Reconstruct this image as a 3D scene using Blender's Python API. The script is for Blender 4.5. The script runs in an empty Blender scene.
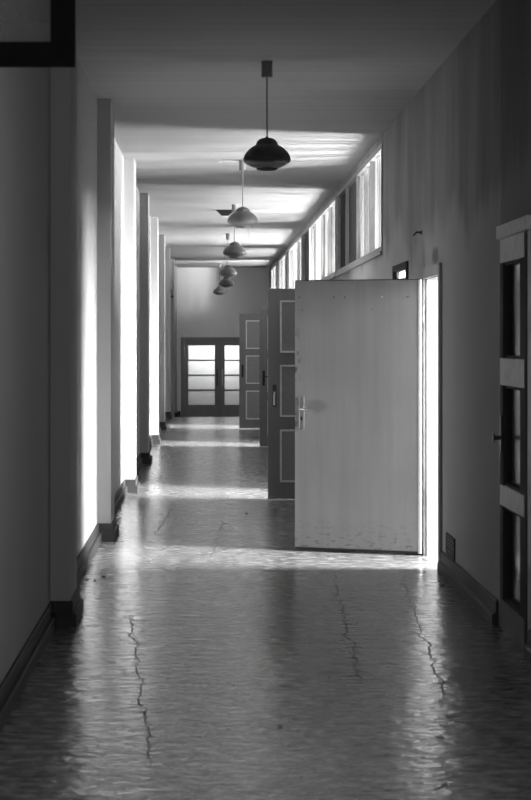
import bpy, bmesh, math, random
from mathutils import Vector, Matrix
random.seed(7)
S = bpy.context.scene
C = S.collection
PI = math.pi

# ------------------------------------------------------------------ dimensions (metres)
EYE, H = 1.56, 3.45
XR, XL, XP = 1.60, -0.857, -0.75          # right wall, left recess wall, pilaster fronts
WT = 0.16                                # right wall thickness
Y0, YE = -3.0, 51.1                      # corridor start, end wall
YDROP, DROP = 41.3, -0.36                # two steps down before the end doors
F = 2000.0                               # focal length in pixels

# ------------------------------------------------------------------ materials
def new_mat(name):
    m = bpy.data.materials.new(name); m.use_nodes = True
    nt = m.node_tree; nt.nodes.clear()
    out = nt.nodes.new('ShaderNodeOutputMaterial')
    return m, nt, out

class G:
    """tiny node-graph helper"""
    def __init__(s, nt): s.nt = nt
    def n(s, t, **kw):
        x = s.nt.nodes.new(t)
        for k, v in kw.items(): setattr(x, k, v)
        return x
    def put(s, sock, v):
        if isinstance(v, bpy.types.NodeSocket): s.nt.links.new(v, sock)
        else: sock.default_value = v
    def m(s, op, a, b=0.0, c=None):
        x = s.n('ShaderNodeMath', operation=op)
        s.put(x.inputs[0], a); s.put(x.inputs[1], b)
        if c is not None: s.put(x.inputs[2], c)
        return x.outputs[0]
    def coord(s):
        if not hasattr(s, '_c'):
            tc = s.n('ShaderNodeTexCoord'); s._o = tc.outputs['Object']
            sp = s.n('ShaderNodeSeparateXYZ'); s.nt.links.new(s._o, sp.inputs[0])
            s._c = sp.outputs
        return s._c
    def noise(s, scale, sx=1, sy=1, sz=1, detail=3, rough=.5, off=(0, 0, 0)):
        s.coord()
        mp = s.n('ShaderNodeMapping'); s.nt.links.new(s._o, mp.inputs[0])
        mp.inputs['Scale'].default_value = (sx, sy, sz); mp.inputs['Location'].default_value = off
        t = s.n('ShaderNodeTexNoise'); s.nt.links.new(mp.outputs[0], t.inputs['Vector'])
        t.inputs['Scale'].default_value = scale; t.inputs['Detail'].default_value = detail
        t.inputs['Roughness'].default_value = rough
        return t.outputs['Fac']
    def ramp(s, v, a, b, lo=0.0, hi=1.0, smooth=True):
        x = s.n('ShaderNodeMapRange', interpolation_type='SMOOTHSTEP' if smooth else 'LINEAR')
        s.put(x.inputs['Value'], v)
        x.inputs['From Min'].default_value = a; x.inputs['From Max'].default_value = b
        x.inputs['To Min'].default_value = lo; x.inputs['To Max'].default_value = hi
        return x.outputs[0]
    def grey(s, v):
        x = s.n('ShaderNodeCombineColor'); 
        for i in range(3): s.put(x.inputs[i], v)
        return x.outputs[0]
    def bsdf(s, col, rough=.6, spec=.3, bump=None, bstr=.2, bdist=.01, metal=0.0, coat=0.0):
        b = s.n('ShaderNodeBsdfPrincipled')
        s.put(b.inputs['Base Color'], s.grey(col) if not isinstance(col, float) else (col, col, col, 1))
        s.put(b.inputs['Roughness'], rough)
        b.inputs['Specular IOR Level'].default_value = spec
        b.inputs['Metallic'].default_value = metal
        b.inputs['Coat Weight'].default_value = coat
        if bump is not None:
            bp = s.n('ShaderNodeBump'); bp.inputs['Strength'].default_value = bstr
            bp.inputs['Distance'].default_value = bdist
            s.nt.links.new(bump, bp.inputs['Height']); s.nt.links.new(bp.outputs[0], b.inputs['Normal'])
        return b.outputs[0]

def paint(name, g, rough=.5, spec=.35, var=.12, scale=9, stretch=(1, 1, 1), metal=0.0, speck=0.0):
    m, nt, out = new_mat(name); q = G(nt)
    n1 = q.noise(scale, *stretch, detail=5, rough=.6)
    v = q.ramp(n1, .25, .75, g * (1 - var), g * (1 + var), False)
    if speck:
        n2 = q.noise(60, detail=2, off=(3, 1, 7))
        v = q.m('MULTIPLY', v, q.ramp(n2, .70, .74, 1, 1 - speck))
    nt.links.new(q.bsdf(v, rough, spec, n1, .08, .004, metal), out.inputs[0])
    return m

def wall_mat(name, g, drip=False):
    m, nt, out = new_mat(name); q = G(nt); X, Y, Z = q.coord()
    big = q.noise(.9, 1, .6, .5, detail=4)
    fine = q.noise(70, detail=2)
    v = q.ramp(big, .25, .75, g * .90, g * 1.08, False)
    if drip:
        ed = q.noise(1.5, .1, .7, .2, detail=4, rough=.6, off=(0, 4, 0))
        edge = q.m('ADD', Z, q.m('MULTIPLY', ed, -1.1))          # a ragged lower edge to the grimy upper band
        dirt = q.ramp(edge, 1.70, 2.0)
        st = q.noise(2.4, .1, .6, .16, detail=5, rough=.6, off=(0, 9, 2))
        dirt = q.m('MULTIPLY', dirt, q.ramp(st, .25, .70, .35, 1.0))
        v = q.m('MULTIPLY', v, q.ramp(dirt, 0, 1, 1, .46, False))
        v = q.m('MULTIPLY', v, q.ramp(Y, 10.87, 10.92, .70, 1.0))      # darker from the near door's far edge towards the camera
        # soot patch over the first open doorway
        a = q.m('POWER', q.m('DIVIDE', q.m('SUBTRACT', Y, 14.03), .22), 2.0)
        b = q.m('POWER', q.m('DIVIDE', q.m('SUBTRACT', Z, 2.16), .07), 2.0)
        rr = q.m('ADD', q.m('ADD', a, b), q.m('MULTIPLY', q.noise(9, off=(2, 2, 2)), .8))
        v = q.m('MULTIPLY', v, q.ramp(rr, .6, 1.7, .42, 1.0))
    chip = q.noise(7, 1, 1, .7, detail=4, off=(5, 5, 5))
    v = q.m('MULTIPLY', v, q.ramp(chip, .735, .75, 1, .75))
    h = q.m('ADD', q.m('MULTIPLY', big, .5), q.m('MULTIPLY', fine, .5))
    nt.links.new(q.bsdf(v, .75, .2, h, .12, .006), out.inputs[0])
    return m

def ceil_mat():
    m, nt, out = new_mat('ceiling_paint'); q = G(nt)
    streak = q.noise(5.5, .03, 1, 1, detail=6, rough=.7)           # light streaks from the ribbed glass, put into colour and bump
    v = q.ramp(streak, .28, .72, .345, .43, False)
    nt.links.new(q.bsdf(v, .8, .1, streak, .6, .012), out.inputs[0])
    return m

def floor_mat():
    m, nt, out = new_mat('worn_linoleum'); q = G(nt); X, Y, Z = q.coord()
    big = q.noise(1.3, 1.0, .8, 1, detail=5, rough=.6)
    mid = q.noise(14, .75, 1.0, 1, detail=4, rough=.6, off=(3, 1, 0))
    v = q.m('MULTIPLY', q.ramp(big, .25, .75, .135, .225, False), q.ramp(mid, .34, .66, .35, 1.7, False))
    scuff = q.noise(4.2, .5, 1.6, 1, detail=4, off=(8, 0, 0))
    v = q.m('MULTIPLY', v, q.ramp(scuff, .64, .70, 1, .62))
    spots = q.noise(15, detail=1, off=(1, 6, 0))
    v = q.m('MULTIPLY', v, q.ramp(spots, .76, .78, 1, .35))
    # long hairline cracks in the floor covering (X as a function of Y)
    wig = q.m('MULTIPLY', q.m('SUBTRACT', q.noise(2.6, .01, 1, 1, detail=4, off=(0, 3, 0)), .5), .16)
    wd = q.noise(6, off=(4, 4, 4))
    crk = None
    for (xa, ya, xb, yb) in [(-.447, 11.6, -.194, 7.2), (.86, 14.0, .70, 9.0), (1.31, 13.7, 1.04, 8.6), (.16, 17.8, .02, 14.2), (-.30, 19.6, -.42, 16.0)]:
        k = (xb - xa) / (yb - ya)
        xl = q.m('ADD', q.m('MULTIPLY', q.m('SUBTRACT', Y, ya), k), xa)
        d = q.m('ABSOLUTE', q.m('SUBTRACT', q.m('SUBTRACT', X, xl), wig))
        c = q.ramp(q.m('SUBTRACT', d, q.m('MULTIPLY', wd, .004)), .0, .0065, 1, 0)
        msk = q.m('MULTIPLY', q.ramp(Y, min(ya, yb) - .1, min(ya, yb) + .4), q.ramp(Y, max(ya, yb) - .5, max(ya, yb), 1, 0))
        c = q.m('MULTIPLY', c, msk)
        crk = c if crk is None else q.m('MAXIMUM', crk, c)
    v = q.m('MULTIPLY', v, q.ramp(crk, 0, 1, 1, .4, False))
    rip = q.noise(13.5, .85, 1, 1, detail=3, rough=.55, off=(7, 7, 0))
    lump = q.noise(3.2, .7, 1, 1, detail=2, off=(1, 7, 0))
    h = q.m('ADD', q.m('MULTIPLY', rip, .6), q.m('MULTIPLY', lump, .8))
    rough = q.m('MAXIMUM', q.ramp(mid, .3, .7, .13, .26, False), q.m('MULTIPLY', crk, .55))
    nt.links.new(q.bsdf(v, rough, .35, h, FLOOR_BUMP, .02), out.inputs[0])
    return m
FLOOR_BUMP = .5

def glass_mat(name, trans, body, ribs=False, ribdark=.35, rough=.1, mixlo=.2, mixhi=.8):
    """frosted / dusty / curtained glass: clear passage mixed with a translucent body"""
    m, nt, out = new_mat(name); q = G(nt)
    t = q.n('ShaderNodeBsdfTransparent'); t.inputs[0].default_value = (trans, trans, trans, 1)
    b = q.n('ShaderNodeBsdfTranslucent'); d = q.n('ShaderNodeBsdfDiffuse')
    if ribs:
        s1 = q.noise(14, .01, 1, .01, detail=4, rough=.75)
        s2 = q.noise(30, .01, 1, .01, detail=2, off=(0, 5, 0))
        mix = q.ramp(s1, .43, .57, mixlo, mixhi)
        col = q.m('MULTIPLY', q.ramp(s1, .3, .7, body * ribdark, body, False), q.ramp(s2, .35, .55, .55, 1.0))
        nt.links.new(q.grey(col), b.inputs[0]); nt.links.new(q.grey(col), d.inputs[0])
    else:
        n1 = q.noise(4, detail=4)
        mix = q.ramp(n1, .3, .7, mixlo, mixhi, False)
        b.inputs[0].default_value = (body,) * 3 + (1,); d.inputs[0].default_value = (body,) * 3 + (1,)
    bd = q.n('ShaderNodeMixShader'); bd.inputs[0].default_value = .35
    nt.links.new(b.outputs[0], bd.inputs[1]); nt.links.new(d.outputs[0], bd.inputs[2])
    ms = q.n('ShaderNodeMixShader'); q.put(ms.inputs[0], mix)
    nt.links.new(t.outputs[0], ms.inputs[1]); nt.links.new(bd.outputs[0], ms.inputs[2])
    nt.links.new(ms.outputs[0], out.inputs[0])
    return m

def door_flush_mat():
    m, nt, out = new_mat('scuffed_grey_door_paint'); q = G(nt); X, Y, Z = q.coord()
    gr = q.noise(14, 1, 1, .05, detail=5, rough=.6)
    big = q.noise(2.2, 1, 1, .8, detail=4, off=(2, 0, 1))
    v = q.m('MULTIPLY', q.ramp(gr, .3, .7, .215, .25, False), q.ramp(big, .25, .75, .90, 1.08, False))
    sp = q.noise(26, detail=2, off=(9, 2, 4))
    v = q.m('MULTIPLY', v, q.ramp(sp, .735, .76, 1, .45))
    low = q.ramp(Z, .03, .30, 1, 0)                                   # kicked and scuffed along the foot of the door
    sc = q.noise(26, .7, 1, 1.6, detail=5, off=(1, 3, 3))
    v = q.m('MULTIPLY', v, q.ramp(q.m('MULTIPLY', low, q.ramp(sc, .52, .66)), 0, 1, 1, .6, False))
    # hand grime beside the handle, scratched paint on the leading edge
    a = q.m('POWER', q.m('DIVIDE', q.m('ADD', X, .80), .09), 2.0)
    b = q.m('POWER', q.m('DIVIDE', q.m('SUBTRACT', Z, 1.08), .05), 2.0)
    v = q.m('MULTIPLY', v, q.ramp(q.m('ADD', a, b), .1, 1.6, .72, 1.0))
    e = q.ramp(X, -.965, -.90, 1, 0)
    f = q.m('MULTIPLY', e, q.ramp(q.m('ABSOLUTE', q.m('SUBTRACT', Z, 1.25)), .2, .5, 1, 0))
    ch = q.noise(24, 1, 1, .6, detail=4, off=(6, 6, 1))
    v = q.m('MULTIPLY', v, q.ramp(q.m('MULTIPLY', f, q.ramp(ch, .52, .60)), 0, 1, 1, .35, False))
    nt.links.new(q.bsdf(v, .5, .3, gr, .08, .003), out.inputs[0])
    return m

M = {
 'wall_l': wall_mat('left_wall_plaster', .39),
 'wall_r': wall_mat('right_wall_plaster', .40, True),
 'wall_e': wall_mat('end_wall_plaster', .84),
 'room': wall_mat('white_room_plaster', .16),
 'ceil': ceil_mat(), 'floor': floor_mat(),
 'skirt': paint('dark_skirting_paint', .04, .6, .2, .25, 6, (1, .4, 1)),
 'door': paint('grey_door_paint', .18, .45, .4, .08, 12, (1, 1, .1)),
 'enddoor': paint('far_door_paint', .26, .45, .4, .08, 12, (1, 1, .1)),
 'panel': paint('door_panel_paint', .24, .5, .35, .10, 30),
 'mould': paint('worn_pale_moulding', .72, .45, .4, .15, 14),
 'flush': door_flush_mat(),
 'white': paint('white_gloss_paint', .55, .35, .5, .06, 10, (1, 1, .2)),
 'casing': paint('casing_paint', .30, .45, .4, .18, 8, (1, 1, .3)),
 'dkcasing': paint('dark_casing_paint', .10, .45, .4, .2, 8),
 'rail': paint('pale_scraped_paint', .88, .55, .3, .18, 26, (1, 1, .6)),
 'stile': paint('dark_stile_paint', .05, .75, .08, .15, 10),
 'footrail': paint('dark_foot_rail_paint', .16, .6, .2, .15, 12),
 'gloss': paint('glossy_dark_panel', .06, .14, .6, .1, 10),
 'chrome': paint('brushed_metal', .62, .28, .5, .1, 40, metal=1.0),
 'darkmetal': paint('dark_metal', .05, .4, .5, .2, 30, metal=.6),
 'shade': paint('smoked_glass_shade', .085, .35, .28, .06, 8),
 'canopy': paint('lamp_canopy_plastic', .2, .5, .3, .05, 10),
 'rod': paint('lamp_rod_metal', .16, .4, .4, .1, 30),
 'frame': paint('window_frame_paint', .34, .5, .3, .15, 8),
 'sash': paint('dark_sash_paint', .014, .8, .05, .2, 10),
 'chip': paint('plaster_chip', .09, .9, .1, .3, 40),
 'dark': paint('black_paint', .02, .5, .3, .2, 10),
 'clear': glass_mat('ribbed_window_glass', .97, .10, True, .3, mixlo=.22, mixhi=.92),
 'veil': glass_mat('curtained_window_glass', .6, .16, True, .35, mixlo=.86, mixhi=1.0),
 'frost': glass_mat('frosted_door_glass', .9, .85, False, mixlo=.97, mixhi=1.0),
 'dusty': glass_mat('dusty_glass', .80, .5, False, mixlo=.25, mixhi=.5),
}

# ------------------------------------------------------------------ mesh helpers
class MB:
    def __init__(s): s.bm = bmesh.new(); s.smooth = False
    def box(s, x0, x1, y0, y1, z0, z1, bev=0.0):
        t = bmesh.new()
        bmesh.ops.create_cube(t, size=1.0)
        for v in t.verts:
            v.co = Vector(((x0 + x1) / 2 + v.co.x * (x1 - x0), (y0 + y1) / 2 + v.co.y * (y1 - y0), (z0 + z1) / 2 + v.co.z * (z1 - z0)))
        if bev: bmesh.ops.bevel(t, geom=t.edges[:], offset=bev, segments=2, affect='EDGES', profile=.6)
        s._join(t); return s
    def _join(s, t):
        me = bpy.data.meshes.new('t'); t.to_mesh(me); t.free(); s.bm.from_mesh(me); bpy.data.meshes.remove(me)
    def lathe(s, prof, cx=0, cy=0, n=40, z=0):
        rows = []
        for r, h in prof:
            rows.append([s.bm.verts.new((cx + r * math.cos(2 * PI * k / n), cy + r * math.sin(2 * PI * k / n), z + h)) for k in range(n)])
        for a, b in zip(rows, rows[1:]):
            for k in range(n):
                s.bm.faces.new((a[k], a[(k + 1) % n], b[(k + 1) % n], b[k]))
        s.bm.faces.new(rows[0]); s.bm.faces.new(rows[-1][::-1])
        s.smooth = True; return s
    def tube(s, pts, r, n=10):
        pts = [Vector(p) for p in pts]; rows = []
        for i, p in enumerate(pts):
            d = (pts[min(i + 1, len(pts) - 1)] - pts[max(i - 1, 0)]).normalized()
            a = d.orthogonal().normalized() if i == 0 else (a - d * a.dot(d)).normalized()
            b = d.cross(a)
            rows.append([s.bm.verts.new(p + (a * math.cos(2 * PI * k / n) + b * math.sin(2 * PI * k / n)) * r) for k in range(n)])
        for u, v in zip(rows, rows[1:]):
            for k in range(n): s.bm.faces.new((u[k], u[(k + 1) % n], v[(k + 1) % n], v[k]))
        s.bm.faces.new(rows[0][::-1]); s.bm.faces.new(rows[-1]); s.smooth = True; return s
    def prism(s, poly, axis, a, b):
        """polygon in the two other axes, extruded along AXIS from a to b"""
        def P(u, v, w): return {'x': (w, u, v), 'y': (u, w, v), 'z': (u, v, w)}[axis]
        A = [s.bm.verts.new(P(u, v, a)) for u, v in poly]; B = [s.bm.verts.new(P(u, v, b)) for u, v in poly]
        n = len(poly); s.bm.faces.new(A); s.bm.faces.new(B[::-1])
        for k in range(n): s.bm.faces.new((A[k], B[k], B[(k + 1) % n], A[(k + 1) % n]))
        return s
    def build(s, name, mat, parent=None):
        bmesh.ops.recalc_face_normals(s.bm, faces=s.bm.faces[:])
        me = bpy.data.meshes.new(name)
        if s.smooth:
            for f in s.bm.faces: f.smooth = True
            for e in s.bm.edges:
                if len(e.link_faces) == 2 and e.calc_face_angle(0) > .7: e.smooth = False
        s.bm.to_mesh(me); s.bm.free(); me.materials.append(mat)
        o = bpy.data.objects.new(name, me); C.objects.link(o)
        if parent: o.parent = parent
        return o

def tag(o, label=None, cat=None, group=None, kind=None):
    if label: o['label'] = label
    if cat: o['category'] = cat
    if group: o['group'] = group
    if kind: o['kind'] = kind
    return o

def empty(name, loc=(0, 0, 0), rz=0):
    o = bpy.data.objects.new(name, None); C.objects.link(o)
    o.location = loc; o.rotation_euler = (0, 0, rz); o.empty_display_size = .1
    return o

def copy_tree(o, parent=None):
    c = o.copy(); C.objects.link(c)
    if parent: c.parent = parent
    for ch in [x for x in o.children]: copy_tree(ch, c)
    return c

def pierced(name, mat, axis, a, b, u0, u1, z0, z1, holes, parent=None):
    """slab of thickness a..b on AXIS ('x': spans Y; 'y': spans X) with rectangular holes (u0,u1,z0,z1)"""
    us = sorted({u0, u1, *[h[0] for h in holes], *[h[1] for h in holes]})
    zs = sorted({z0, z1, *[h[2] for h in holes], *[h[3] for h in holes]})
    us = [u for u in us if u0 <= u <= u1]; zs = [z for z in zs if z0 <= z <= z1]
    def solid(i, j):
        if i < 0 or j < 0 or i >= len(us) - 1 or j >= len(zs) - 1: return False
        cu, cz = (us[i] + us[i + 1]) / 2, (zs[j] + zs[j + 1]) / 2
        return not any(h[0] < cu < h[1] and h[2] < cz < h[3] for h in holes)
    mb = MB(); vs = {}
    def V(t, u, z):
        k = (t, u, z)
        if k not in vs: vs[k] = mb.bm.verts.new((t, u, z) if axis == 'x' else (u, t, z))
        return vs[k]
    for i in range(len(us) - 1):
        for j in range(len(zs) - 1):
            if not solid(i, j): continue
            A, B, c, d = us[i], us[i + 1], zs[j], zs[j + 1]
            for t in (a, b): mb.bm.faces.new((V(t, A, c), V(t, B, c), V(t, B, d), V(t, A, d)))
            for di, dj, e in ((-1, 0, ((A, c), (A, d))), (1, 0, ((B, c), (B, d))), (0, -1, ((A, c), (B, c))), (0, 1, ((A, d), (B, d)))):
                if not solid(i + di, j + dj):
                    p, q_ = e
                    mb.bm.faces.new((V(a, *p), V(a, *q_), V(b, *q_), V(b, *p)))
    return mb.build(name, mat, parent)

def struct(o): o['kind'] = 'structure'; return o

# ------------------------------------------------------------------ the shell
DW = [  # doorways in the right wall: (y0, y1, top)
 (9.95, 10.90, 2.115),      # near panelled door (shut)
 (13.66, 14.58, 2.03),      # first open doorway (flush door)
 (15.90, 17.00, 2.165),      # glazed door, shut
 (19.66, 20.66, 2.10), (29.50, 30.42, 2.08), (35.62, 36.62, 2.07)]
CL = [(18.2, 24.45), (24.75, 33.35), (33.65, 44.45), (44.75, 50.9)]     # clerestory runs
CZ0, CZ1 = 2.38, 3.37
XO = 4.2                                                                  # outer wall of the rooms

mb = MB(); mb.box(XL - .3, XO + .3, Y0 - .2, YDROP, -.5, 0)
mb.box(XL - .3, XR + WT, YDROP, YDROP + .34, -.5, DROP / 2)
mb.box(XL - .3, XR + WT, YDROP + .34, YE + 3, -.6, DROP)
mb.box(XR + WT, XO + .3, YDROP, YE + .2, -.5, 0)
struct(mb.build('floor', M['floor']))
struct(MB().box(XL - .3, XO + .3, Y0 - .2, YE + 3, H, H + .15).build('ceiling', M['ceil']))
wr = struct(pierced('wall_right', M['wall_r'], 'x', XR, XR + WT, Y0, YE, DROP, H,
        [(a, b, -.05, t) for a, b, t in DW] + [(a, b, CZ0, CZ1) for a, b in CL] + [(6.0, 7.6, 1.0, 2.6)]))
struct(pierced('wall_rear', M['wall_l'], 'y', Y0 - .2, Y0, XL - .3, XR + WT, 0, H, [(.4, 1.5, 1.0, 2.6)]))
L = bpy.data.lights.new('rear_fill', 'AREA'); L.shape = 'RECTANGLE'; L.size = 1.1; L.size_y = 1.6; L.energy = 60  # added fill light in an invented rear window, to brighten the foreground
o = bpy.data.objects.new('rear_fill', L); C.objects.link(o); o.location = (.95, Y0 - .21, 1.8); o.rotation_euler = (PI / 2, 0, 0)
wl = struct(MB().box(XL - .2, XL, Y0, YE, DROP, H).build('wall_left', M['wall_l']))
PY = [10.95, 15.62, 20.6, 25.5, 30.4, 35.3, 40.4, 45.5, 50.0]
for y in PY:
    MB().box(XL - .01, XP, y, y + .59, DROP if y > YDROP else 0, H, .006).build('pilaster', M['wall_l'], wl)
# end wall with its double doorway
ED = (-.605, 1.255, 1.98 + DROP)           # x0, x1, top
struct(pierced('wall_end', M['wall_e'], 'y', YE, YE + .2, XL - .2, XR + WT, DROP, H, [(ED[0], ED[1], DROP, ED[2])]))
# rooms to the right
for nm, y0, y1 in (('wall_partition_1', 9.0, 9.1), ('wall_partition_2', 14.93, 15.05), ('wall_partition_3', 18.02, 18.16), ('wall_partition_4', 24.5, 24.7),
              ('wall_partition_5', 33.4, 33.6), ('wall_partition_6', 44.5, 44.7), ('wall_partition_7', YE, YE + .2)):
    struct(MB().box(XR + WT, XO, y0, y1, 0, H).build(nm, M['room']))
WIN = [  # windows of the rooms: y0, y1, z0, z1, watts
 (12.85, 13.80, 1.2, 3.2, 1400), (15.5, 17.3, .9, 2.75, 700),
 (18.75, 19.66, .1, 3.2, 2700),
 (25.3, 26.5, .1, 2.2, 2100), (28.55, 29.48, .1, 3.2, 2400),
 (34.68, 35.58, .1, 3.2, 2400), (37.7, 39.0, .1, 2.2, 2100), (41.4, 42.7, .1, 2.2, 2100),
 (45.3, 46.6, .1, 3.0, 4000)]
struct(pierced('wall_outer', M['room'], 'x', XO, XO + .25, Y0, YE + .2, 0, H, [w[:4] for w in WIN]))
for y0, y1, z0, z1, w in WIN:
    L = bpy.data.lights.new('daylight', 'AREA'); L.shape = 'RECTANGLE'; L.size = z1 - z0; L.size_y = y1 - y0; L.energy = w
    o = bpy.data.objects.new('daylight', L); C.objects.link(o)
    o.location = (XO + .26, (y0 + y1) / 2, (z0 + z1) / 2); o.rotation_euler = (0, math.radians(90), 0)

# baseboards: two stepped tiers following wall and pilasters
SKH = .14
def skirt_left():
    mb = MB()
    for p, h in ((.016, SKH), (.036, .072)):
        pts = [(XL + p, Y0)]
        for y in PY:
            if y > YDROP: break
            pts += [(XL + p, y - p), (XP + p, y - p), (XP + p, y + .59 + p), (XL + p, y + .59 + p)]
        pts.append((XL + p, YDROP))
        lo = [mb.bm.verts.new((x, y, 0)) for x, y in pts]; hi = [mb.bm.verts.new((x, y, h - .006)) for x, y in pts]
        def inward(i, k):
            x, y = pts[i]
            return (x - k, y, h)
        t = [mb.bm.verts.new(inward(i, .006)) for i in range(len(pts))]
        b = [mb.bm.verts.new((XL - .005, y, h)) for x, y in pts]
        for i in range(len(pts) - 1):
            mb.bm.faces.new((lo[i], lo[i + 1], hi[i + 1], hi[i]))
            mb.bm.faces.new((hi[i], hi[i + 1], t[i + 1], t[i]))
            if abs(pts[i][1] - pts[i + 1][1]) > 1e-6: mb.bm.faces.new((t[i], t[i + 1], b[i + 1], b[i]))
    for y in [y for y in PY if y > YDROP]:
        mb.box(XL, XP + .03, y - .03, y + .62, DROP, DROP + SKH)
    mb.box(XL, XL + .03, YDROP + .34, YE, DROP, DROP + SKH)
    o = mb.build('baseboard_left', M['skirt']); return struct(o)
skirt_left()
prof = [(XR + .002, 0), (XR - .036, 0), (XR - .036, .052), (XR - .030, .066), (XR - .016, .074), (XR - .016, .132), (XR - .010, SKH), (XR + .002, SKH)]
mb = MB(); ys = [Y0] + [v for a, b, t in DW for v in (a - .075, b + .075)] + [YDROP]
for a, b in zip(ys[::2], ys[1::2]): mb.prism(prof, 'y', a, b)
struct(mb.build('baseboard_right', M['skirt']))
mb = MB(); mb.box(XL, ED[0] - .07, YE - .03, YE, DROP, DROP + SKH); mb.box(ED[1] + .07, XR, YE - .03, YE, DROP, DROP + SKH)
struct(mb.build('baseboard_end', M['skirt']))
struct(MB().box(XR + WT, XO, 14.905, 14.93, 0, .05).build('baseboard_room', M['skirt']))

# ------------------------------------------------------------------ door casings in the right wall
def casing(n, y0, y1, top, mat, w=.065, out=.022, wn=None):
    wn = wn or w
    o = tag(empty(f'trim_{n}', (XR, y0, 0)), kind='structure')
    L = y1 - y0
    MB().box(-out, 0, -wn, .012, 0, top + w, .004).box(0, WT, 0, .02, 0, top).build('near_jamb', mat, o)
    MB().box(-out, 0, L - .012, L + w, 0, top + w, .004).box(0, WT, L - .02, L, 0, top).build('far_jamb', mat, o)
    MB().box(-out - .001, 0, .012, L - .012, top - .012, top + w - .001, .004).box(0, WT, .02, L - .02, top - .02, top).build('head', mat, o)
    return o
casing(1, *DW[0], M['dkcasing'], .012, .004, .16)
casing(2, *DW[1], M['casing'])
casing(3, *DW[2], M['stile'], .035)
for k in (3, 4, 5): casing(k + 1, *DW[k], M['casing'])

# ------------------------------------------------------------------ doors
def lever_set(parent, x, z, y, sgn, mat, lever='side', plate_h=.22, ln=.10):
    """plate and lever on the face at y (facing -y); sgn: side towards which the lever points"""
    p = MB().box(x - .019, x + .019, y - .007, y, z - plate_h * .62, z + plate_h * .38, .003).build('handle_plate', mat, parent)
    MB().box(x - .006, x + .006, y - .009, y - .006, z - .085, z - .055, .002).build('keyhole', M['dark'], p)
    l = MB()
    if lever == 'side':
        l.tube([(x, y - .005, z), (x, y - .045, z), (x + sgn * .012, y - .052, z), (x + sgn * ln, y - .052, z - .003)], .0085)
    elif lever == 'down':
        l.tube([(x, y - .005, z), (x, y - .040, z), (x, y - .048, z - .015), (x + sgn * .004, y - .048, z - ln)], .0085)
    l.build('lever', mat, p)
    return p

def hinge(parent, x, y, z, mat):
    MB().tube([(x, y, z - .06), (x, y, z + .06)], .007).build('hinge', mat, parent)

# 1: flush door, open past a right angle, hinged on the far jamb of the first doorway
W1, T1 = .965, 2.012
d1 = empty('door_1', (1.553, 14.545, 0), -math.radians(21.3))
tag(d1, 'plain flush grey door standing wide open in front of the others', 'door', kind='structure')
MB().box(-W1, -.018, 0, .04, .016, T1, .002).build('door_leaf', M['flush'], d1)
MB().box(-.018, 0, -.001, .042, .016, T1, .002).build('edge_strip', M['white'], d1)['label'] = 'white painted hinge edge'
MB().box(-W1 + .005, -.02, -.004, .0, .016, .032, .001).build('bottom_rail', M['dark'], d1)['label'] = 'dark strip standing in for the shadow under the door'  # black strip drawn for the thin shadow at the door's foot
MB().box(-W1 - .001, 0.0, -.001, .041, T1 - .002, T1 + .004).build('top_edge', M['dark'], d1)['label'] = 'dark top edge'
pl = lever_set(d1, -W1 + .055, 1.058, 0, 1, M['chrome'], 'side', .24, .10); pl['label'] = 'worn chrome handle plate'
for (u, m_) in ((.035, 'dark'), (.305, 'dark'), (.39, 'dark'), (.675, 'white'), (.87, 'dark')):
    MB().tube([(-W1 + u, .001, T1 - .125), (-W1 + u, -.0015, T1 - .125)], .0055, 8).build('screw', M[m_], d1)
for z in (.42, 1.76): hinge(d1, .016, .012, z, M['darkmetal'])

def panel_door(n, xh, y, width, top, handle, label):
    """panelled leaf hinged on the near jamb, its face towards -y"""
    o = empty(f'door_{n}', (xh, y, 0)); tag(o, label, 'door', kind='structure')
    k = (top - .012) / 2.068
    z = lambda v: .012 + v * k
    st = .118; th = .042
    a, b = -width + st, -st
    rows = [(z(.165), z(.683)), (z(.808), z(1.318)), (z(1.438), z(1.952))]
    MB().box(-width, a, 0, th, .012, top, .002).build('stile', M['door'], o)
    MB().box(b, 0, 0, th, .012, top, .002).build('stile', M['door'], o)
    edges = [.012] + [v for r in rows for v in r] + [top]
    for z0, z1 in zip(edges[::2], edges[1::2]):
        MB().box(a, b, .0005, th - .0005, z0, z1, .001).build('rail', M['door'], o)
    for z0, z1 in rows:
        p = MB().box(a, b, .014, th - .014, z0, z1).build('panel', M['panel'], o)
        m = MB(); t = .017
        for (x0, x1, c0, c1) in ((a, b, z0, z0 + t), (a, b, z1 - t, z1), (a, a + t, z0 + t, z1 - t), (b - t, b, z0 + t, z1 - t)):
            m.box(x0, x1, -.006, .015, c0, c1, .004)
        m.build('panel_moulding', M['mould'], p)['label'] = 'pale worn moulding around the panel'
    if handle == 'broken':
        pl = MB().box(-width + .045, -width + .083, -.007, 0, .92, 1.135, .003).build('handle_plate', M['darkmetal'], o)
        MB().tube([(-width + .064, -.004, 1.06), (-width + .064, -.03, 1.06), (-width + .060, -.034, 1.03), (-width + .060, -.034, .935)], .010).build('lever', M['chrome'], pl)
    elif handle == 'cross':
        lever_set(o, -width + .062, 1.045, 0, 1, M['dark'], 'side', .22, .06)
    else:
        lever_set(o, -width + .06, 1.06, 0, 1, M['dark'], 'down', .22, .05)
    for hz in (.25, 1.75): hinge(o, .010, .0, hz, M['darkmetal'])
    return o
panel_door(2, 1.574, 19.65, .975, 2.08, 'broken', 'dark grey three-panel door open directly behind the flush door, with a broken lever')
panel_door(3, 1.574, 29.50, .80, 2.055, 'cross', 'narrow visible strip of grey open door between two other panelled doors, with black handle')
panel_door(4, 1.574, 35.60, 1.0, 2.05, 'down', 'farthest open grey three-panel door, overlapping the glazed double doors')

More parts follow.
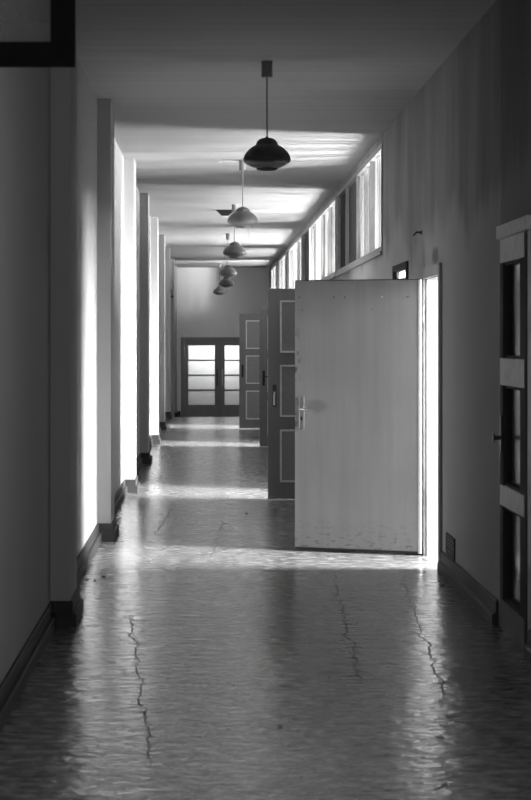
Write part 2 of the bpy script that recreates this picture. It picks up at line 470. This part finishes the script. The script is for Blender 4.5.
# 5: shut panelled door in the right wall near the camera, seen almost edge on
d5 = empty('door_5', (XR, 9.99, 0))
tag(d5, 'shut dark door with pale rails at the near end of the right wall', 'door', kind='structure')
wid = .88; sx0, sx1 = -.006, .040
MB().box(sx0, sx1, wid - .10, wid, .001, 2.112, .003).build('stile', M['stile'], d5)
MB().box(sx0, sx1, 0, .20, .001, 2.112, .003).build('stile', M['stile'], d5)
for z0, z1 in ((.001, .165), (.675, .785), (1.325, 1.470), (1.985, 2.112)):
    r = MB().box(sx0 - .003, sx1, .06, wid - .002, z0, z1, .003).build('rail', M['rail'] if z0 > .5 else M['footrail'], d5)
    if z0 > .5: r['label'] = 'pale scraped cross rail'
for z0, z1 in ((.165, .675), (.785, 1.325), (1.47, 1.985)):
    p = MB().box(.032, .044, .20, wid - .10, z0, z1).build('panel', M['gloss'], d5)
    m = MB(); t = .016
    for (u0, u1, c0, c1) in ((.20, wid - .10, z0, z0 + t), (.20, wid - .10, z1 - t, z1), (.20, .20 + t, z0 + t, z1 - t), (wid - .10 - t, wid - .10, z0 + t, z1 - t)):
        m.box(.004, .034, u0, u1, c0, c1, .003)
    m.build('panel_moulding', M['stile'], p)
pl = MB().box(sx0 - .008, sx0, wid - .075, wid - .035, .96, 1.16, .003).build('handle_plate', M['darkmetal'], d5)
MB().tube([(sx0, wid - .055, 1.04), (-.048, wid - .055, 1.04)], .012).tube([(-.048, wid - .055, 1.04), (-.056, wid - .055, 1.04)], .026, 16).build('knob', M['darkmetal'], pl)
struct(MB().box(XR - .026, XR + .01, 9.86, 10.89, 2.115, 2.185, .004).build('trim_7', M['rail']))

# 6: shut glazed door between the first two open ones, only its top showing
d6 = empty('door_6', (XR, 15.92, 0))
tag(d6, 'shut door with bright frosted glass, its top peeking over the flush door', 'door', kind='structure')
Lw = 1.06
MB().box(.01, .05, 0, .07, .012, 2.155).box(.01, .05, Lw - .07, Lw, .012, 2.155).box(.01, .05, .07, Lw - .07, 2.142, 2.155).box(.01, .05, .07, Lw - .07, .012, .7).build('door_leaf', M['white'], d6)
MB().box(.015, .045, .07, Lw - .07, 2.068, 2.085).box(.015, .045, .07, Lw - .07, 1.30, 1.33).build('glazing_bar', M['casing'], d6)
for z0, z1 in ((.7, 1.30), (1.33, 2.068), (2.085, 2.142)):
    MB().box(.026, .034, .07, Lw - .07, z0, z1).build('glass_pane', M['frost'], d6)

# ------------------------------------------------------------------ end double doors
o = tag(empty('trim_8', (0, YE, DROP)), kind='structure')
tp = ED[2] - DROP
MB().box(ED[0] - .06, ED[0] + .035, -.03, .1, 0, tp + .05, .004).build('jamb', M['enddoor'], o)
MB().box(ED[1] - .035, ED[1] + .06, -.03, .1, 0, tp + .05, .004).build('jamb', M['enddoor'], o)
MB().box(ED[0] + .035, ED[1] - .035, -.031, .1, tp - .03, tp + .049, .004).build('head', M['enddoor'], o)
mid = .325
def glazed(n, x0, x1, hx, hmat, label):
    d = tag(empty(f'door_{n}', (x0, YE + .02, DROP)), label, 'door', kind='structure')
    w = x1 - x0; top = tp - .035; a, b = .085, w - .12 if hx > w / 2 else w - .085
    if hx < w / 2: a = .12
    MB().box(0, a, 0, .045, .01, top, .003).build('stile', M['enddoor'], d)
    MB().box(b, w, 0, .045, .01, top, .003).build('stile', M['enddoor'], d)
    MB().box(a, b, .001, .044, .01, .30, .002).build('bottom_rail', M['enddoor'], d)
    MB().box(a, b, .001, .044, top - .125, top, .002).build('top_rail', M['enddoor'], d)
    z0, z1 = .30, top - .125; n4 = (z1 - z0) / 4
    for k in range(1, 4): MB().box(a, b, .004, .040, z0 + n4 * k - .016, z0 + n4 * k + .016, .003).build('glazing_bar', M['enddoor'], d)
    for k in range(4):
        MB().box(a, b, .018, .026, z0 + n4 * k + (.016 if k else 0), z0 + n4 * (k + 1) - (.016 if k < 3 else 0)).build('glass_pane', M['frost'], d)
    MB().tube([(hx, 0, .80), (hx, -.05, .80), (hx, -.055, .83), (hx, -.055, 1.17), (hx, -.05, 1.20), (hx, 0, 1.20)], .014).build('pull_handle', hmat, d)
    return d
glazed(7, ED[0] + .04, mid - .004, mid - .004 - ED[0] - .04 - .06, M['darkmetal'], 'left leaf of the far glazed double door, with dark pull handle')
glazed(8, mid + .004, ED[1] - .04, .06, M['chrome'], 'right leaf of the far glazed double door, partly hidden by a panelled door')
# daylight beyond the end doors
struct(MB().box(XL - .2, XR + WT, YE + 2.8, YE + 2.95, -.6, H).build('wall_porch', M['room']))
struct(MB().box(XL - .3, XL - .2, YE + .2, YE + 2.8, -.6, H).build('wall_porch_left', M['room']))
struct(MB().box(XR + WT, XR + WT + .1, YE + .2, YE + 2.8, -.6, H).build('wall_porch_right', M['room']))
L = bpy.data.lights.new('porch_daylight', 'AREA'); L.shape = 'RECTANGLE'; L.size = 1.7; L.size_y = .6; L.energy = 34
lo = bpy.data.objects.new('porch_daylight', L); C.objects.link(lo); lo.location = (.33, YE + .85, 1.3); lo.rotation_euler = (-PI / 2, 0, 0)

# ------------------------------------------------------------------ clerestory windows in the right wall
PANES = {0: ([18.2, 19.55, 21.3, 22.95, 24.45], 'ccvv'), 1: ([24.75, 26.2, 27.8, 29.4, 31.2, 33.35], 'ccccv'[:4] + 'v'),
         2: ([33.65, 35.3, 37.1, 38.9, 40.7, 42.5, 44.45], 'cccvcc'), 3: ([44.75, 46.3, 47.8, 49.3, 50.9], 'vccv')}  # veil on the last pane is added to block streaks on the end wall
for k, (a, b) in enumerate(CL):
    w = tag(empty(f'window_{k + 1}', (XR, a, CZ0)), kind='structure'); L = b - a; hh = CZ1 - CZ0
    MB().box(-.012, .09, 0, L, 0, .05, .004).box(-.012, .09, 0, L, hh - .05, hh, .004).box(-.012, .09, 0, .06, .05, hh - .05, .004).box(-.012, .09, L - .06, L, .05, hh - .05, .004).build('window_frame', M['frame'], w)
    MB().box(-.035, 0, -.02, L + .02, -.03, .004, .004).build('window_sill', M['casing'], w)
    ys, kinds = PANES[k]
    for y in ys[1:-1]: MB().box(-.008, .07, y - a - .028, y - a + .028, .05, hh - .05, .003).build('mullion', M['frame'], w)
    for i, kd in enumerate(kinds):
        MB().box(.03, .036, ys[i] - a + (.06 if i == 0 else .028), ys[i + 1] - a - (.06 if i == len(kinds) - 1 else .028), .05, hh - .05).build('glass_pane', M['clear' if kd == 'c' else 'veil'], w)

# an added window in the right wall, unseen, whose light fills the foreground
w = tag(empty('window_5', (XR, 6.0, 1.0)), kind='structure')
MB().box(-.012, .10, 0, 1.6, 0, .06, .004).box(-.012, .10, 0, 1.6, 1.54, 1.6, .004).box(-.012, .10, 0, .06, .06, 1.54, .004).box(-.012, .10, 1.54, 1.6, .06, 1.54, .004).box(0, .08, .77, .83, .06, 1.54, .004).build('window_frame', M['frame'], w)
L = bpy.data.lights.new('side_fill', 'AREA'); L.shape = 'RECTANGLE'; L.size = 1.6; L.size_y = 1.6; L.energy = 17  # fill light behind the added window
o = bpy.data.objects.new('side_fill', L); C.objects.link(o); o.location = (XR + WT + .02, 6.8, 1.8); o.rotation_euler = (0, math.radians(90), 0)

# ------------------------------------------------------------------ pendant lamps
SH = [(.008, .004), (.011, 0), (.030, -.004), (.044, -.009), (.060, -.019), (.0705, -.033), (.0745, -.048), (.080, -.053), (.097, -.061), (.115, -.074), (.137, -.096), (.154, -.122),
      (.1615, -.148), (.158, -.164), (.145, -.178), (.121, -.192), (.095, -.203), (.076, -.2075), (.072, -.208), (.070, -.219), (.064, -.2195), (.064, -.205)]
def lamp(x, y, drop, label, extra=None):
    o = tag(empty('pendant_lamp', (x, y, H)), label, 'lamp', 'pendant lamps along the corridor ceiling')
    MB().lathe([(.040, 0), (.040, -.008), (.037, -.010), (.038, -.105), (.034, -.108)], n=28).build('canopy', M['canopy'], o)
    MB().lathe([(.0055, -.10), (.0055, -drop)], n=12).build('rod', M['rod'], o)
    s = MB().lathe([(r, h - drop) for r, h in SH], n=56).build('lamp_shade', M['shade'], o)
    if extra == 'wire':
        MB().tube([(.075, -.02, -drop - .2), (.062, -.03, -drop - .235), (.068, -.03, -drop - .27), (.064, -.03, -drop - .335)], .004).build('loose_wire', M['rod'], o)
        MB().tube([(-.04, 0, -.012), (-.12, 0, -.009), (-.23, 0, -.010)], .008).build('ceiling_cable', M['white'], o)
        MB().box(-.25, -.215, -.02, .02, -.026, 0, .003).build('cable_clip', M['white'], o)
    return o
lamp(.405, 13.5, .513, 'nearest and darkest of the row of tiered grey pendant lamps')
lamp(.371, 20.8, .49, 'second pendant lamp from the camera, with a loose wire hanging below its shade', 'wire')
lamp(.378, 27.6, .515, 'third pendant lamp along the corridor, just behind the dark ceiling fitting')
lamp(.367, 35.0, .55, 'fourth pendant lamp along the corridor, counting from the camera')
lamp(.402, 41.6, .545, 'fifth pendant lamp along the corridor, second from the end wall')
lamp(.305, 48.4, .545, 'farthest and lowest-looking pendant lamp, nearest the end wall')

# inverted-pyramid fitting on the ceiling
o = tag(empty('ceiling_fitting', (.262, 28.8, H)), 'small dark wedge-shaped fitting on the ceiling beside the third pendant lamp', 'ceiling fitting')
mb = MB()
def frustum(mb, a, b, z0, z1):
    A = [mb.bm.verts.new((sx * a, sy * a, z0)) for sx, sy in ((-1, -1), (1, -1), (1, 1), (-1, 1))]
    B = [mb.bm.verts.new((sx * b, sy * b, z1)) for sx, sy in ((-1, -1), (1, -1), (1, 1), (-1, 1))]
    mb.bm.faces.new(A); mb.bm.faces.new(B[::-1])
    for k in range(4): mb.bm.faces.new((A[k], B[k], B[(k + 1) % 4], A[(k + 1) % 4]))
    return mb
frustum(mb, .123, .045, -.006, -.085).build('body', M['dark'], o)
MB().box(-.132, .132, -.132, .132, -.007, 0, .002).build('mounting_plate', M['dark'], o)
frustum(MB(), .049, .030, -.083, -.098).build('end_cap', M['white'], o)

# ------------------------------------------------------------------ small wall fittings
o = tag(empty('wall_vent', (XR, 12.88, 0)), 'dark louvred vent low on the right wall beside the bright doorway', 'vent')
MB().box(-.004, 0, 0, .45, .142, .288).build('backing', M['dark'], o)
m = MB()
for q in ((0, .45, .142, .154), (0, .45, .276, .288), (0, .014, .154, .276), (.436, .45, .154, .276)): m.box(-.010, -.003, *q, .002)
m.build('frame', M['skirt'], o)
for k in range(5): MB().box(-.010, -.003, .014, .436, .160 + k * .024, .172 + k * .024, .001).build('slat', M['skirt'], o)

o = tag(empty('wire_stub', (XR, 14.95, 2.372)), 'short bent wire sticking out of the right wall above the flush door', 'wire')
MB().tube([(.01, 0, 0), (-.02, .0, .004), (-.030, .02, .008), (-.045, .05, -.010), (-.052, .06, -.014)], .006).build('bent_wire', M['dark'], o)
MB().tube([(-.0005, -.035, .0), (-.006, -.035, .0)], .014, 12).tube([(-.003, -.035, .0), (-.010, 0, .004)], .006).build('wall_plug', M['dark'], o)

o = tag(empty('cable_conduit', (0, 45.5, 0)), 'thin cable loop and pipe on a far pilaster of the left wall', 'conduit')
MB().tube([(-.815, -.014, 3.44), (-.815, -.014, 2.75)], .014).build('pipe', M['white'], o)
m = MB().tube([(-.815, -.014, 2.76), (-.83, -.02, 2.72), (-.80, -.02, 2.66), (-.80, -.02, 2.58)], .008); m.build('loose_cable', M['rod'], o)
MB().box(-.893 + .018, -.866 + .018, -.05, .0, 2.60, 2.92, .003).build('bracket', M['dark'], o)
MB().tube([(-.862, -.02, 2.59), (-.79, -.02, 2.585)], .008).build('cross_bar', M['dark'], o)
MB().box(-.81, -.775, -.05, 0, 2.55, 2.605, .003).build('junction_box', M['dark'], o)

# open sash jutting from the left wall close to the camera
sy, sx1_, sz = 6.5, -.429, 2.455
o = tag(empty('window_sash', (XL, sy, sz)), 'dark framed glazed sash jutting from the left wall at top corner', 'window sash', kind='thing')
Wd = sx1_ - XL; fw = .080; ht = .72
MB().box(0, Wd, 0, .035, 0, fw, .004).build('bottom_rail', M['sash'], o)
MB().box(0, Wd, 0, .035, ht - fw, ht, .004).build('top_rail', M['sash'], o)
MB().box(Wd - fw, Wd, .0005, .0345, fw, ht - fw, .003).build('stile', M['sash'], o)
MB().box(0, fw, .0005, .0345, fw, ht - fw, .003).build('stile', M['sash'], o)
MB().box(fw, Wd - fw, .014, .019, fw, ht - fw).build('glass_pane', M['dusty'], o)
for z in (.1, .58): MB().tube([(.006, -.008, z), (.006, -.008, z + .08)], .009).build('hinge', M['darkmetal'], o)

# chips of plaster lying on the floor
def fl(px, py):
    d = F * EYE / (py - 341.5); return (px - 207) * d / F, d
CH = [((247, 514), .022, 'dark chip lying alone on the floor between the first two light stripes'),
      ((87, 580), .018, 'leftmost of three dark crumbs on the floor beside the nearest pilaster'),
      ((95, 580.5), .014, 'middle one of three dark crumbs on the floor beside the nearest pilaster'),
      ((104, 577), .016, 'rightmost of three dark crumbs on the floor beside the nearest pilaster'),
      ((280, 727), .016, 'dark crumb on the glossy floor nearest the camera'),
      ((330, 557), .02, 'tiny crumb on the bright floor stripe below the flush door'),
      ((442, 586), .02, 'dark crumb on the floor beside the right baseboard, just past the doorway'),
      ((464, 592), .03, 'larger dark flake on the floor against the right baseboard'),
      ((484, 613), .028, 'dark flake on the floor near the shut door at right')]
for (p, r, lab) in CH:
    x, y = fl(*p)
    m = MB(); n = 7; ang = random.random() * 6
    pts = [(x + r * random.uniform(.6, 1.1) * math.cos(ang + 2 * PI * k / n), y + 1.5 * r * random.uniform(.6, 1.1) * math.sin(ang + 2 * PI * k / n)) for k in range(n)]
    A = [m.bm.verts.new((a, b, 0.0)) for a, b in pts]; B = [m.bm.verts.new((x + (a - x) * .7, y + (b - y) * .7, r * random.uniform(.3, .6))) for a, b in pts]
    m.bm.faces.new(A[::-1]); m.bm.faces.new(B)
    for k in range(n): m.bm.faces.new((A[k], A[(k + 1) % n], B[(k + 1) % n], B[k]))
    tag(m.build('plaster_chip', M['chip']), lab, 'debris', 'chips of plaster on the floor')

# ------------------------------------------------------------------ camera, world, view
cam = bpy.data.cameras.new('camera'); co = bpy.data.objects.new('camera', cam); C.objects.link(co)
co.location = (0, 0, EYE); co.rotation_euler = (PI / 2, 0, 0)
cam.sensor_fit = 'AUTO'; cam.sensor_width = 36; cam.lens = F / 800 * 36
cam.shift_x = 58.5 / 800; cam.shift_y = -58.5 / 800
cam.clip_end = 200; cam.clip_start = .05
cam.dof.use_dof = True; cam.dof.focus_distance = 20; cam.dof.aperture_fstop = 8.0
S.camera = co
w = bpy.data.worlds.new('sky'); S.world = w; w.use_nodes = True
w.node_tree.nodes['Background'].inputs[0].default_value = (.8, .8, .8, 1)
w.node_tree.nodes['Background'].inputs[1].default_value = .6
S.view_settings.view_transform = 'Standard'; S.view_settings.look = 'None'
S.view_settings.exposure = 0.42; S.view_settings.gamma = 1.0; S.view_settings.use_curve_mapping = False
S.cycles.max_bounces = 14; S.cycles.diffuse_bounces = 8; S.cycles.transparent_max_bounces = 24
S.cycles.use_denoising = True
S.cycles.denoising_prefilter = 'ACCURATE'
S.cycles.use_guiding = True; S.cycles.guiding_training_samples = 64
